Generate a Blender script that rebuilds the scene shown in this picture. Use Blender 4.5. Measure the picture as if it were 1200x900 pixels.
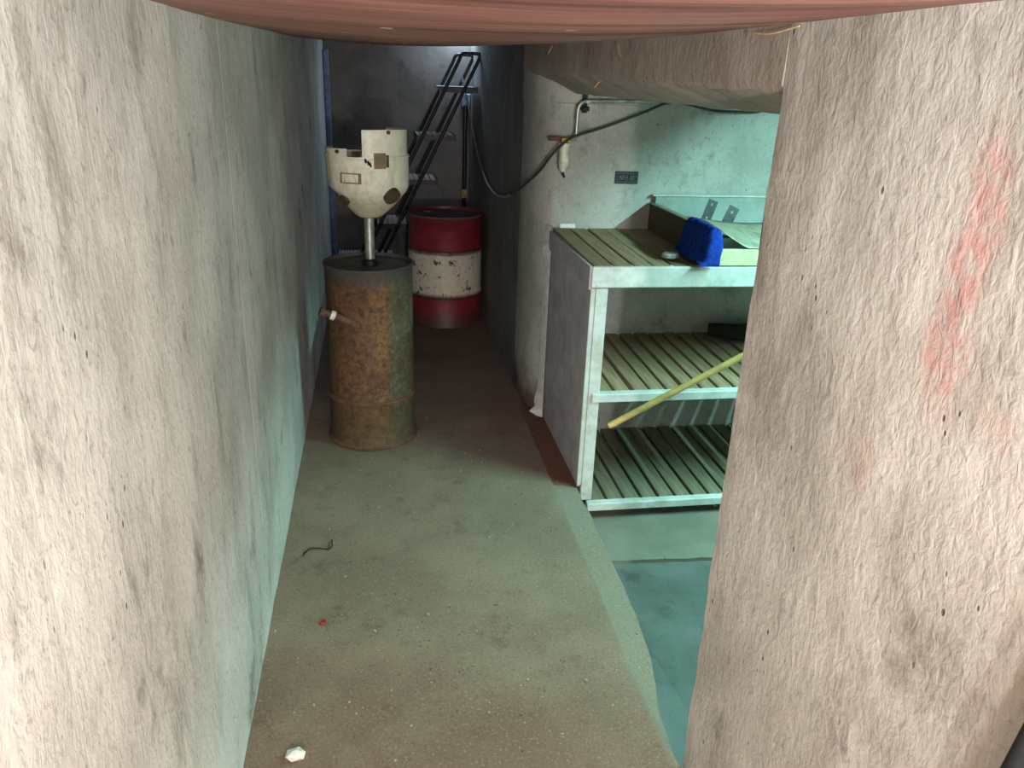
import bpy, bmesh, math, random
from mathutils import Vector, Matrix, noise as mnoise

for o in list(bpy.data.objects):
    bpy.data.objects.remove(o)
SC = bpy.context.scene
COL = SC.collection
PI = math.pi

# ------------------------------------------------------------------ camera
cam = bpy.data.cameras.new('camera')
cam.sensor_fit = 'HORIZONTAL'; cam.sensor_width = 36.0
cam.lens = 923.39 * 36.0 / 1200.0
cam.clip_start = 0.02
cam_o = bpy.data.objects.new('camera', cam); COL.objects.link(cam_o)
PITCH, YAW, ROLL = .3698, .1761, .0374
_fw = Vector((math.sin(YAW) * math.cos(PITCH), math.cos(YAW) * math.cos(PITCH), -math.sin(PITCH)))
_r = Vector((math.cos(YAW), -math.sin(YAW), 0)); _u = _r.cross(_fw)
_c, _s = math.cos(ROLL), math.sin(ROLL)
RR = _c * _r + _s * _u; UU = -_s * _r + _c * _u
mw = Matrix((( RR.x, UU.x, -_fw.x, 0), (RR.y, UU.y, -_fw.y, 0), (RR.z, UU.z, -_fw.z, 1.5), (0, 0, 0, 1)))
cam_o.matrix_world = mw
SC.camera = cam_o

# ------------------------------------------------------------------ world, exposure, large lights
w = bpy.data.worlds.new('world'); SC.world = w; w.use_nodes = True
w.node_tree.nodes['Background'].inputs[0].default_value = (.75, .85, 1, 1)
w.node_tree.nodes['Background'].inputs[1].default_value = 0.02
SC.view_settings.view_transform = 'Standard'
SC.view_settings.look = 'None'
SC.view_settings.exposure = 0.0
SC.view_settings.gamma = 1.0
SC.view_settings.use_curve_mapping = False

def lamp(name, kind, loc, power, color, size=None, size_y=None, rot=(0, 0, 0), radius=None):
    l = bpy.data.lights.new(name, kind); l.energy = power; l.color = color
    if kind == 'AREA':
        l.size = size
        if size_y: l.shape = 'RECTANGLE'; l.size_y = size_y
    if radius is not None: l.shadow_soft_size = radius
    o = bpy.data.objects.new(name, l); COL.objects.link(o)
    o.location = loc; o.rotation_euler = rot
    return o
# work lamp behind and to the right of the camera, at camera height
lamp('work_lamp_light', 'POINT', (.44, .0, 1.47), 44, (.965, .98, 1.0), radius=.03)
# added fill light further back in the passage, no known lamp there
lamp('passage_fill_light', 'POINT', (.12, -1.4, 1.25), 190, (.975, .985, 1.0), radius=.03)
# daylight falling through the ladder hatch
lamp('hatch_daylight', 'AREA', (.60, 5.87, 1.90), 9, (.58, .78, 1.0), size=.16, size_y=.2)
# green-tinted fluorescent in the side room
lamp('side_room_tube_light', 'AREA', (2.05, 1.95, 1.668), 90, (.47, 1.0, .96), size=.05, size_y=1.0)

# ------------------------------------------------------------------ node helpers
def lin(c):
    f = lambda v: v / 12.92 if v <= .04045 else ((v + .055) / 1.055) ** 2.4
    return tuple(f(v / 255.0) for v in c) + (1.0,)

class Mat:
    def __init__(s, name, rough=.8, metal=0.0, spec=.3):
        s.m = bpy.data.materials.new(name); s.m.use_nodes = True
        s.nt = s.m.node_tree; s.n = s.nt.nodes; s.l = s.nt.links
        s.b = s.n['Principled BSDF']
        s.b.inputs['Roughness'].default_value = rough
        s.b.inputs['Metallic'].default_value = metal
        s.b.inputs['Specular IOR Level'].default_value = spec
        s.tc = s.n.new('ShaderNodeTexCoord').outputs['Object']
        s.h = None
    def put(s, inp, v):
        if hasattr(v, 'is_linked') or isinstance(v, bpy.types.NodeSocket): s.l.new(v, inp)
        elif isinstance(v, tuple) and len(v) == 3 and inp.type == 'RGBA': inp.default_value = lin(v)
        else: inp.default_value = v
    def vec(s, st, off=(0, 0, 0)):
        if st == (1, 1, 1) and off == (0, 0, 0): return s.tc
        mp = s.n.new('ShaderNodeMapping'); s.l.new(s.tc, mp.inputs[0])
        mp.inputs['Scale'].default_value = st; mp.inputs['Location'].default_value = off
        return mp.outputs[0]
    def noise(s, scale, detail=4, rough=.6, st=(1, 1, 1), off=(0, 0, 0), dist=0.0):
        t = s.n.new('ShaderNodeTexNoise'); s.l.new(s.vec(st, off), t.inputs['Vector'])
        t.inputs['Scale'].default_value = scale; t.inputs['Detail'].default_value = detail
        t.inputs['Roughness'].default_value = rough; t.inputs['Distortion'].default_value = dist
        return t.outputs['Fac']
    def vor(s, scale, st=(1, 1, 1), off=(0, 0, 0), rnd=1.0):
        t = s.n.new('ShaderNodeTexVoronoi'); s.l.new(s.vec(st, off), t.inputs['Vector'])
        t.inputs['Scale'].default_value = scale; t.inputs['Randomness'].default_value = rnd
        return t.outputs['Distance']
    def ramp(s, f, stops):
        r = s.n.new('ShaderNodeValToRGB'); s.put(r.inputs[0], f)
        e = r.color_ramp.elements
        while len(e) < len(stops): e.new(.5)
        for k, (p, c) in zip(e, stops): k.position = p; k.color = lin(c)
        return r.outputs[0]
    def mix(s, f, a, b, mode='MIX'):
        m = s.n.new('ShaderNodeMix'); m.data_type = 'RGBA'; m.blend_type = mode
        s.put(m.inputs[0], f); s.put(m.inputs[6], a); s.put(m.inputs[7], b)
        return m.outputs[2]
    def mth(s, op, a, b=0.0):
        m = s.n.new('ShaderNodeMath'); m.operation = op
        s.put(m.inputs[0], a); s.put(m.inputs[1], b)
        return m.outputs[0]
    def mr(s, v, a, b, c=0.0, d=1.0):
        m = s.n.new('ShaderNodeMapRange'); m.interpolation_type = 'SMOOTHSTEP'
        s.put(m.inputs[0], v); m.inputs[1].default_value = a; m.inputs[2].default_value = b
        m.inputs[3].default_value = c; m.inputs[4].default_value = d
        return m.outputs[0]
    def xyz(s):
        t = s.n.new('ShaderNodeSeparateXYZ'); s.l.new(s.tc, t.inputs[0]); return t.outputs
    def rnd(s):
        return s.n.new('ShaderNodeObjectInfo').outputs['Random']
    def band(s, v, a, b, soft):
        return s.mth('MULTIPLY', s.mr(v, a - soft, a + soft), s.mr(v, b - soft, b + soft, 1.0, 0.0))
    def bump(s, h, strength=.5, dist=.005):
        b = s.n.new('ShaderNodeBump'); b.inputs['Strength'].default_value = strength
        b.inputs['Distance'].default_value = dist; s.put(b.inputs['Height'], h)
        if s.h is not None: s.l.new(s.h, b.inputs['Normal'])
        s.h = b.outputs[0]; s.l.new(s.h, s.b.inputs['Normal'])
    def col(s, c): s.put(s.b.inputs['Base Color'], c); return s
    def rough(s, v): s.put(s.b.inputs['Roughness'], v); return s

def concrete(name, base, light, dark, stain, st=(1, 1, 1), amp=1.0, extra=None, bscale=1.0):
    """trowelled rough concrete with streaky flakes; st stretches the flakes"""
    m = Mat(name, .88, spec=.2)
    big = m.noise(2.6, 4, .6)
    med = m.noise(11, 5, .65, st)
    fine = m.noise(62, 3, .6, (st[0], st[1], st[2] ** .5), (3, 1, 7), .6)
    c = m.mix(m.mr(big, .36, .66), base, light)
    c = m.mix(m.mr(med, .52, .74, 0, .45 * amp), c, dark)
    c = m.mix(m.mr(fine, .58, .72, 0, .34 * amp), c, dark)
    c = m.mix(m.mr(fine, .44, .30, 0, .40 * amp), c, light)
    blot = m.noise(4.5, 6, .7, (1, 1, .7), (5, 2, 9))
    c = m.mix(m.mr(blot, .57, .72, 0, .62 * amp), c, stain)
    gran = m.noise(120, 3, .7, (1, 1, .7), (6, 1, 2))
    c = m.mix(m.mr(gran, .57, .70, 0, .38 * amp), c, dark)
    c = m.mix(m.mr(gran, .42, .28, 0, .35 * amp), c, light)
    pits = m.vor(40, (st[0], st[1], st[2] ** .5), (1, 4, 2))
    pm = m.mth('MULTIPLY', m.mr(pits, .16, .08), m.mr(m.noise(6, 3, .6, off=(9, 9, 1)), .56, .64))
    c = m.mix(m.mth('MULTIPLY', pm, .8), c, (60, 48, 40))
    if extra: c = extra(m, c)
    m.col(c)
    m.bump(big, .35 * bscale, .03)
    m.bump(med, .35 * bscale, .012)
    m.bump(fine, .55 * bscale, .0040)
    m.bump(gran, .40 * bscale, .0022)
    m.bump(m.mth('MULTIPLY', pm, -1.0), .6 * bscale, .004)
    return m

def flat(name, c, rough=.6, metal=0.0, var=.12, scale=30, bump=.15, spec=.3, dirt=None, dirt_amt=.5, st=(1, 1, 1), dscale=9):
    m = Mat(name, rough, metal, spec)
    n = m.noise(scale, 4, .6, st)
    lo = tuple(max(0, int(v * (1 - var * 1.6))) for v in c); hi = tuple(min(255, int(v * (1 + var))) for v in c)
    k = m.ramp(n, [(.3, lo), (.7, hi)])
    if dirt:
        k = m.mix(m.mr(m.noise(dscale, 6, .7, st, (2, 7, 3)), .48, .68, 0, dirt_amt), k, dirt)
    m.col(k)
    if bump: m.bump(n, bump, .003)
    return m

M = {}
M['wall_left'] = concrete('cream_concrete', (177, 176, 167), (200, 199, 190), (116, 110, 98), (98, 93, 85), (1, 1, .36), amp=1.25)
def red_streak(m, c):
    X, Y, Z = m.xyz()
    wob = m.mth('MULTIPLY', m.mth('SUBTRACT', m.noise(9, 4, .6), .5), .07)
    yy = m.mth('ADD', Y, wob)
    a = m.mth('MULTIPLY', m.band(yy, .780, .840, .022), m.band(Z, 1.14, 1.45, .05))
    a = m.mth('MULTIPLY', a, m.mr(m.noise(40, 4, .6),     .30, .64, .06, .50))
    c = m.mix(a, c, (200, 116, 108))
    b = m.mth('MULTIPLY', m.band(yy, .60, .95, .08), m.band(Z, .95, 1.18, .08))
    b = m.mth('MULTIPLY', b, m.mr(m.noise(7, 4, .6, off=(4, 0, 0)), .5, .7, 0, .35))
    return m.mix(b, c, (188, 118, 92))
M['wall_right'] = concrete('rosy_concrete', (174, 168, 158), (200, 195, 186), (126, 115, 104), (106, 96, 86), (1, 1, .42), extra=red_streak)
M['lintel'] = concrete('lintel_concrete', (152, 140, 130), (172, 159, 149), (112, 99, 89), (100, 88, 79), (1, 1, .42))
def brown_foot(m, c):
    X, Y, Z = m.xyz()
    zz = m.mth('ADD', Z, m.mth('MULTIPLY', m.mth('SUBTRACT', m.noise(8, 4, .6), .5), .25))
    return m.mix(m.mth('MULTIPLY', m.mr(zz, .22, .02, 0, .85), m.mr(X, .95, .85)), c, (92, 62, 50))
M['wall_side'] = concrete('grey_green_concrete', (152, 150, 142), (176, 174, 166), (112, 109, 100), (86, 84, 77), (1, 1, .7), bscale=.4, amp=1.15, extra=brown_foot)
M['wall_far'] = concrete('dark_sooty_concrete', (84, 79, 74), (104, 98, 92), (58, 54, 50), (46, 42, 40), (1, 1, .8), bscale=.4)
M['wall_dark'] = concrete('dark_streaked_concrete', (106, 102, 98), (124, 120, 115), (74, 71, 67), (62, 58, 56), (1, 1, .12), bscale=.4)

def floor_extra(m, c):
    X, Y, Z = m.xyz()
    nz = m.mth('SUBTRACT', m.noise(3.2, 5, .65), .5)
    xx = m.mth('ADD', X, m.mth('MULTIPLY', nz, .16)); yy = m.mth('ADD', Y, m.mth('MULTIPLY', nz, .8))
    # rusty soil: near the camera and towards the drums
    c = m.mix(m.mr(yy, 1.95, 1.35, 0, .55), c, (98, 75, 62))
    c = m.mix(m.mr(yy, 3.05, 3.9, 0, .55), c, (78, 58, 54))
    # clean worn kerb edge
    edge = m.mth('MULTIPLY', m.mr(X, .64, .67), m.mr(Y, 2.72, 2.66))
    c = m.mix(m.mth('MULTIPLY', edge, .8), c, (124, 117, 101))
    br = m.mth('MULTIPLY', m.mr(X, .660, .668), m.mth('MULTIPLY', m.mr(Y, 2.70, 2.715), m.mr(Y, 3.6, 3.4)))
    c = m.mix(m.mth('MULTIPLY', br, .9), c, (98, 62, 50))
    dk = m.mth('MULTIPLY', m.mr(xx, .30, .62), m.band(yy, 3.15, 3.7, .25))
    c = m.mix(m.mth('MULTIPLY', dk, .6), c, (92, 62, 52))
    gr = m.noise(130, 3, .7, off=(4, 4, 1))
    c = m.mix(m.mr(gr, .54, .70, 0, .5), c, (72, 58, 46))
    c = m.mix(m.mr(gr, .44, .30, 0, .45), c, (164, 152, 130))
    sp = m.mr(m.vor(34, off=(2, 2, 2)), .13, .06)
    sp = m.mth('MULTIPLY', sp, m.mr(m.noise(14, 2, .5, off=(8, 3, 1)), .55, .62))
    c = m.mix(m.mth('MULTIPLY', sp, .7), c, (170, 160, 142))
    sp2 = m.mr(m.vor(22, off=(7, 1, 4)), .12, .05)
    sp2 = m.mth('MULTIPLY', sp2, m.mr(m.noise(11, 2, .5, off=(1, 3, 8)), .52, .6))
    return m.mix(m.mth('MULTIPLY', sp2, .8), c, (52, 40, 32))
M['floor'] = concrete('gritty_floor_concrete', (118, 105, 88), (132, 120, 101), (92, 79, 65), (80, 66, 53), (1, 1, 1), amp=.95, bscale=.3, extra=floor_extra)
M['floor_low'] = concrete('smooth_wet_floor', (86, 92, 88), (104, 109, 104), (60, 66, 65), (40, 45, 47), (1, 1, 1), amp=.8, bscale=.15)
M['floor_low'].rough(.55)
M['floor_step'] = concrete('pale_floor_screed', (110, 108, 95), (128, 126, 112), (90, 88, 78), (78, 76, 68), (1, 1, 1), amp=.5, bscale=.15)

def wood_ceiling():
    m = Mat('red_brown_painted_board', .6, spec=.35)
    g = m.noise(6, 6, .7, (.12, 1.2, 1))
    g2 = m.noise(20, 4, .7, (.06, 1.2, 1), (3, 0, 0))
    c = m.ramp(g, [(.34, (108, 70, 62)), (.52, (158, 110, 100)), (.68, (192, 146, 134))])
    c = m.mix(m.mr(g2, .55, .75, 0, .6), c, (118, 70, 60))
    c = m.mix(m.mr(g2, .42, .30, 0, .5), c, (182, 144, 132))
    sp = m.mth('MULTIPLY', m.mr(m.vor(9, (1, .5, 1)), .13, .08), m.mr(m.noise(6, 2, .5), .50, .56))
    c = m.mix(sp, c, (220, 208, 196))
    m.col(c); m.bump(g, .5, .006); m.bump(g2, .6, .003)
    return m
M['ceiling'] = wood_ceiling()

def wood(name, a, b, c_, green, axis_st=(9, .6, 9), spec=.25):
    m = Mat(name, .75, spec=spec)
    g = m.noise(6, 5, .65, axis_st)
    k = m.ramp(g, [(.28, a), (.5, b), (.75, c_)])
    k = m.mix(m.mr(m.noise(5, 4, .6, (1, 1, 1), (4, 2, 1)), .45, .65, 0, .55), k, green)
    r = m.rnd()
    k = m.mix(m.mr(r, 0, 1, 0, .45), k, m.mix(.5, a, b))
    m.col(k); m.bump(g, .4, .002)
    return m
M['slat'] = wood('weathered_slat_wood', (102, 82, 60), (150, 126, 98), (180, 156, 124), (136, 118, 88))
M['slat_low'] = wood('grey_weathered_slat_wood', (84, 80, 64), (120, 114, 92), (146, 140, 114), (104, 108, 84))
M['dark_wood'] = wood('dark_stained_board', (54, 42, 30), (80, 64, 46), (104, 84, 62), (66, 58, 40))
M['pale_wood'] = wood('pale_bare_board', (176, 170, 132), (204, 198, 160), (220, 214, 180), (190, 190, 146))
M['white_paint'] = flat('worn_white_paint', (194, 196, 190), .55, var=.06, scale=14, dirt=(150, 140, 112), dirt_amt=.5, dscale=7)
M['grey_panel'] = flat('grey_painted_plywood', (186, 181, 186), .7, var=.08, scale=10, dirt=(150, 143, 144), dirt_amt=.4)
M['white_caulk'] = flat('flaking_white_paint', (222, 218, 216), .7, var=.06)
M['steel_dark'] = flat('dark_pipe_steel', (44, 42, 42), .45, .6, dirt=(60, 46, 40), dirt_amt=.5)
M['steel_tread'] = flat('bare_grating_steel', (176, 180, 188), .45, .3)
M['blue_pipe'] = flat('blue_grey_pipe_paint', (92, 104, 128), .45, dirt=(60, 64, 76))
M['galv'] = flat('dull_galvanised_pipe', (170, 172, 162), .4, .7, dirt=(110, 108, 96))
M['brass'] = flat('tarnished_brass', (176, 146, 70), .35, .9, dirt=(90, 70, 40))
M['copper_red'] = flat('red_brown_pipe_fitting', (88, 48, 38), .6)
M['bowl'] = flat('milky_filter_bowl', (196, 198, 180), .3, spec=.5, dirt=(140, 140, 116))
M['rubber'] = flat('black_rubber', (28, 28, 28), .6, var=.1)
M['hose'] = flat('dusty_hose_rubber', (58, 56, 52), .7, var=.15)
M['grey_cord'] = flat('grey_cord_jacket', (120, 124, 128), .5)
M['outlet'] = flat('dark_outlet_plate', (52, 56, 56), .4, spec=.4)
M['outlet_face'] = flat('outlet_face_plastic', (120, 124, 122), .4)
M['bracket'] = flat('dark_zinc_bracket', (74, 78, 78), .45, .6, dirt=(48, 48, 46))
M['sink'] = flat('pale_painted_sheet_metal', (150, 158, 152), .4, .1, var=.05, scale=8, dirt=(122, 122, 108), dirt_amt=.4, spec=.5)
M['sheet'] = flat('dull_grey_sheet', (150, 152, 132), .5, .2, dirt=(108, 106, 88))
M['blue_cloth'] = flat('blue_cotton', (26, 60, 150), .9, var=.2, scale=60, bump=.5, spec=.1)
M['yellow_pole'] = flat('yellow_painted_pole', (206, 178, 112), .5, var=.08, dirt=(150, 140, 70), st=(.3, .3, 1))
M['straw'] = flat('dry_straw', (206, 176, 126), .8)
M['straw_red'] = flat('orange_straw', (226, 132, 92), .8)
M['grit'] = flat('pale_grit', (150, 138, 120), .9)
M['grit_white'] = flat('white_plaster_crumb', (216, 210, 200), .9)
M['red_chip'] = flat('red_plastic_chip', (150, 40, 34), .6)
M['yellow_tag'] = flat('yellow_brown_tag', (150, 118, 52), .6)
M['box_blue'] = flat('blue_grey_metal_box', (96, 112, 136), .5, .3)
M['lamp_white'] = flat('white_enamel', (220, 224, 220), .4)
M['socket_dark'] = flat('socket_slot_black', (16, 16, 16), .5)

def rust_drum():
    m = Mat('rusty_green_drum', .72, .15, .3)
    X, Y, Z = m.xyz()
    n = m.noise(7, 6, .7); f = m.noise(42, 5, .7); v = m.noise(16, 5, .7, (1, 1, .18))
    rust = m.ramp(f, [(.32, (58, 42, 33)), (.5, (96, 67, 47)), (.68, (120, 88, 60))])
    green = m.ramp(f, [(.3, (60, 58, 48)), (.55, (90, 84, 62)), (.72, (126, 114, 80))])
    k = m.mth('ADD', X, m.mth('MULTIPLY', m.mth('SUBTRACT', v, .5), .06))
    c = m.mix(m.mr(k, .030, .046), rust, green)
    # orange bloom along the paint boundary, dark top band, dirty foot
    c = m.mix(m.mth('MULTIPLY', m.band(k, -.03, .036, .02), m.mr(f, .4, .65, .1, .6)), c, (136, 104, 62))
    top = m.mth('ADD', Z, m.mth('MULTIPLY', m.mth('SUBTRACT', v, .5), .12))
    c = m.mix(m.mr(top, .69, .75, 0, .75), c, (66, 68, 66))
    c = m.mix(m.mr(n, .52, .7, 0, .6), c, (72, 50, 36))
    c = m.mix(m.mr(k, -.16, -.21, 0, .6), c, (64, 48, 34))
    c = m.mix(m.mr(top, .24, .1, 0, .4), c, (78, 70, 48))
    m.col(c); m.bump(f, .35, .003); m.bump(n, .2, .006)
    return m
M['rust_drum'] = rust_drum()
M['rust_ring'] = flat('rusty_bead', (98, 72, 56), .75, dirt=(84, 52, 40))
M['drum_lid'] = flat('dusty_drum_lid', (70, 66, 60), .8, var=.2, scale=14, dirt=(96, 84, 68))

def banded_drum():
    m = Mat('red_and_white_banded_paint', .5, .05, .4)
    X, Y, Z = m.xyz()
    n = m.noise(12, 6, .75); f = m.noise(40, 4, .7)
    z = m.mth('ADD', Z, m.mth('MULTIPLY', m.mth('SUBTRACT', n, .5), .03))
    red = m.ramp(n, [(.3, (98, 24, 31)), (.7, (132, 38, 46))])
    white = m.ramp(f, [(.3, (186, 178, 158)), (.7, (212, 204, 184))])
    chips = m.mr(m.noise(17, 7, .75, off=(2, 5, 8)), .56, .60)
    white = m.mix(chips, white, (84, 36, 30))
    c = m.mix(m.band(z, .205, .485, .006), red, white)
    for b in (.205, .485): c = m.mix(m.mth('MULTIPLY', m.band(z, b - .018, b + .012, .01), .75), c, (62, 40, 32))
    c = m.mix(m.mr(z, .14, .04, 0, .8), c, (62, 46, 36))
    c = m.mix(m.mr(f, .62, .75, 0, .5), c, (84, 36, 34))
    m.col(c); m.bump(n, .15, .003)
    return m
M['banded_drum'] = banded_drum()
M['banded_lid'] = flat('dusty_purple_lid', (108, 92, 104), .7, var=.2, dirt=(84, 60, 60))

def hopper():
    m = Mat('stained_cream_plastic', .45, 0, .45)
    n = m.noise(9, 6, .7); f = m.noise(34, 4, .65); v = m.noise(12, 5, .7, (1, 1, .25))
    c = m.ramp(f, [(.3, (196, 190, 170)), (.7, (222, 216, 198))])
    c = m.mix(m.mr(v, .52, .70, 0, .65), c, (136, 124, 92))
    c = m.mix(m.mr(n, .55, .70, 0, .6), c, (112, 98, 72))
    X, Y, Z = m.xyz()
    c = m.mix(m.mr(Z, 1.08, 1.0, 0, .5), c, (158, 146, 108))
    m.col(c); m.bump(f, .12, .002)
    return m
M['hopper'] = hopper()
M['hopper_stain'] = flat('brown_plate', (132, 110, 82), .6, dirt=(84, 66, 46))
M['hopper_dark'] = flat('dark_brown_grime', (74, 62, 44), .6)
M['log'] = flat('dark_sacking', (44, 40, 32), .9, bump=.5)
M['lid_pale'] = flat('pale_plastic_lid', (190, 196, 196), .4)

# ------------------------------------------------------------------ mesh helpers
def box(bm, x0, x1, y0, y1, z0, z1, rot=None, bev=0.0):
    vs = [bm.verts.new((x, y, z)) for x in (x0, x1) for y in (y0, y1) for z in (z0, z1)]
    fs = [(0, 1, 3, 2), (4, 6, 7, 5), (0, 4, 5, 1), (2, 3, 7, 6), (0, 2, 6, 4), (1, 5, 7, 3)]
    F = [bm.faces.new([vs[i] for i in f]) for f in fs]
    if rot is not None:
        c = Vector(((x0 + x1) / 2, (y0 + y1) / 2, (z0 + z1) / 2))
        for v in vs: v.co = rot @ (v.co - c) + c
    if bev:
        es = list({e for f in F for e in f.edges})
        bmesh.ops.bevel(bm, geom=es, offset=bev, segments=1, profile=.5, affect='EDGES')

def frame_at(d):
    d = d.normalized()
    a = Vector((0, 0, 1)) if abs(d.z) < .9 else Vector((1, 0, 0))
    s = d.cross(a).normalized(); return s, s.cross(d)

def tube(bm, pts, r, seg=10, cap=True):
    pts = [Vector(p) for p in pts]
    rs = r if isinstance(r, (list, tuple)) else [r] * len(pts)
    rings = []; prev = None
    for i, p in enumerate(pts):
        d = (pts[min(i + 1, len(pts) - 1)] - pts[max(i - 1, 0)]).normalized()
        if prev is None: s, t = frame_at(d)
        else:
            s = (prev - d * prev.dot(d)).normalized(); t = s.cross(d)
        prev = s
        rings.append([bm.verts.new(p + rs[i] * (math.cos(2 * PI * k / seg) * s + math.sin(2 * PI * k / seg) * t)) for k in range(seg)])
    for a, b in zip(rings, rings[1:]):
        for k in range(seg): bm.faces.new((a[k], a[(k + 1) % seg], b[(k + 1) % seg], b[k]))
    if cap: bm.faces.new(rings[0][::-1]); bm.faces.new(rings[-1])

def smooth_path(pts, n=8):
    pts = [Vector(p) for p in pts]; out = []
    for i in range(len(pts) - 1):
        p0 = pts[max(i - 1, 0)]; p1 = pts[i]; p2 = pts[i + 1]; p3 = pts[min(i + 2, len(pts) - 1)]
        for k in range(n):
            t = k / n
            out.append(.5 * ((2 * p1) + (p2 - p0) * t + (2 * p0 - 5 * p1 + 4 * p2 - p3) * t * t + (3 * p1 - p0 - 3 * p2 + p3) * t ** 3))
    out.append(pts[-1]); return out

def lathe(bm, prof, cx, cy, seg=48, a0=0.0, a1=2 * PI):
    full = abs(a1 - a0 - 2 * PI) < 1e-6
    n = seg if full else seg + 1
    rings = []
    for r, z in prof:
        if r < 1e-6: rings.append([bm.verts.new((cx, cy, z))])
        else: rings.append([bm.verts.new((cx + r * math.sin(a0 + (a1 - a0) * k / seg), cy - r * math.cos(a0 + (a1 - a0) * k / seg), z)) for k in range(n)])
    for a, b in zip(rings, rings[1:]):
        for k in range(seg):
            k2 = (k + 1) % n if full else k + 1
            if len(a) == 1 and len(b) == 1: continue
            if len(a) == 1: bm.faces.new((a[0], b[k2], b[k]))
            elif len(b) == 1: bm.faces.new((a[k], a[k2], b[0]))
            else: bm.faces.new((a[k], a[k2], b[k2], b[k]))

def world_loc(o):
    v = Vector((0, 0, 0))
    while o: v += o.location; o = o.parent
    return v

def obj(name, bm, m, parent=None, smooth=False, kind=None, label=None, fixn=True):
    if fixn: bmesh.ops.recalc_face_normals(bm, faces=bm.faces)
    me = bpy.data.meshes.new(name); bm.to_mesh(me); bm.free()
    me.materials.append(m.m if isinstance(m, Mat) else m)
    if smooth:
        for p in me.polygons: p.use_smooth = True
        if hasattr(me, 'set_sharp_from_angle'): me.set_sharp_from_angle(angle=math.radians(40))
    o = bpy.data.objects.new(name, me); COL.objects.link(o)
    if parent: o.parent = parent; o.location = -world_loc(parent)
    if kind: o['kind'] = kind
    if label: o['label'] = label
    return o

def thing(name, label, cat, loc=(0, 0, 0), group=None):
    o = bpy.data.objects.new(name, None); o.empty_display_size = .1
    COL.objects.link(o); o.location = loc
    o['label'] = label; o['category'] = cat
    if group: o['group'] = group
    return o
def tag(o, label, cat, group=None):
    o['label'] = label; o['category'] = cat
    if group: o['group'] = group
    return o
def B(): return bmesh.new()
def bx(*a, **k):
    b = B(); box(b, *a, **k); return b
def tb(*a, **k):
    b = B(); tube(b, *a, **k); return b
def nz(x, y, z, s): return mnoise.noise(Vector((x * s, y * s, z * s)))
def lerp_tab(t, x):
    if x <= t[0][0]: return t[0][1]
    for (a, va), (b, vb) in zip(t, t[1:]):
        if x <= b: return va + (vb - va) * (x - a) / (b - a)
    return t[-1][1]

# ------------------------------------------------------------------ setting
XL, XR = -.336, .68

def wall_slab(xf, xb, y0, y1, z0, z1, step, amp, edge_y1=0.0):
    """upright slab whose face at xf is uneven; other faces plain"""
    b = B(); ny = max(2, int((y1 - y0) / step)); nzv = max(2, int((z1 - z0) / step))
    sgn = 1 if xb > xf else -1
    g = []
    for i in range(ny + 1):
        row = []
        for j in range(nzv + 1):
            y = y0 + (y1 - y0) * i / ny; z = z0 + (z1 - z0) * j / nzv
            d = amp * (nz(xf, y, z * .6, 5) + .6 * nz(xf + 3, y, z * .5, 16))
            if i == 0 or j == 0 or j == nzv or (i == ny and not edge_y1): d = .0012 * sgn
            if i == ny and edge_y1: y += edge_y1 * nz(7, 1, z, 14); d = abs(d) * sgn
            row.append(b.verts.new((xf + d * 1.0, y, z)))
        g.append(row)
    for i in range(ny):
        for j in range(nzv): b.faces.new((g[i][j], g[i + 1][j], g[i + 1][j + 1], g[i][j + 1]))
    bk = {k: b.verts.new((xb, y, z)) for k, (y, z) in {'a': (y0, z0), 'b': (y1, z0), 'c': (y1, z1), 'd': (y0, z1)}.items()}
    b.faces.new([bk[k] for k in 'abcd'])
    b.faces.new([g[i][0] for i in range(ny + 1)] + [bk['b'], bk['a']])
    b.faces.new([g[i][-1] for i in range(ny + 1)] + [bk['c'], bk['d']])
    b.faces.new([g[0][j] for j in range(nzv + 1)] + [bk['d'], bk['a']])
    b.faces.new([g[-1][j] for j in range(nzv + 1)] + [bk['c'], bk['b']])
    return b

# left wall: backing with cast panels between formwork joints
wl = obj('wall_left', bx(XL - .16, XL - .008, -1.8, 6.2, -.3, 2.3), M['wall_far'], kind='structure')
for y0, y1 in ((-1.79, .739), (.741, 1.985), (1.987, 6.02)):
    obj('panel', wall_slab(XL, XL - .012, y0, y1, -.02, 1.70, .045, .0045), M['wall_left'], wl, smooth=True)
# right wall beside the camera
wr = obj('wall_right', wall_slab(XR, XR + .15, -1.8, 1.327, -.3, 1.66, .03, .004, .008), M['wall_right'], kind='structure', smooth=True)
# lintel over the opening
LB = [(1.20, 1.494), (1.34, 1.494), (1.9, 1.497), (2.6, 1.511), (3.73, 1.527), (4.2, 1.53)]
b = B(); rows = []
n = 90
for i in range(n + 1):
    y = 1.329 + (3.84 - 1.329) * i / n
    zo = lerp_tab(LB, y) + .006 * nz(2, y, 0, 12) + .004 * nz(5, y, 0, 35)
    zi = 1.450 + .004 * nz(8, y, 0, 15) + (.02 if y < 1.36 else 0)
    prof = [(XR + .003 * nz(0, y, 1.6, 8), 1.68), (XR + .003 * nz(0, y, 1.58, 8), 1.58), (XR + .004 * nz(0, y, 1.53, 9), zo + .012), (XR + .008, zo), (XR + .08, (zo + zi) / 2 + .004 * nz(3, y, 2, 11)), (XR + .15, zi), (XR + .15, 1.68)]
    rows.append([b.verts.new((x, y, z)) for x, z in prof])
for a, c in zip(rows, rows[1:]):
    for k in range(7): b.faces.new((a[k], a[(k + 1) % 7], c[(k + 1) % 7], c[k]))
b.faces.new(rows[0]); b.faces.new(rows[-1][::-1])
obj('trim_1', b, M['lintel'], kind='structure', smooth=True)
# far part of the right wall, dark
obj('wall_right_far', wall_slab(XR + .004, XR + .12, 3.80, 6.05, -.3, 2.3, .06, .002), M['wall_dark'], kind='structure', smooth=True)
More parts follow.
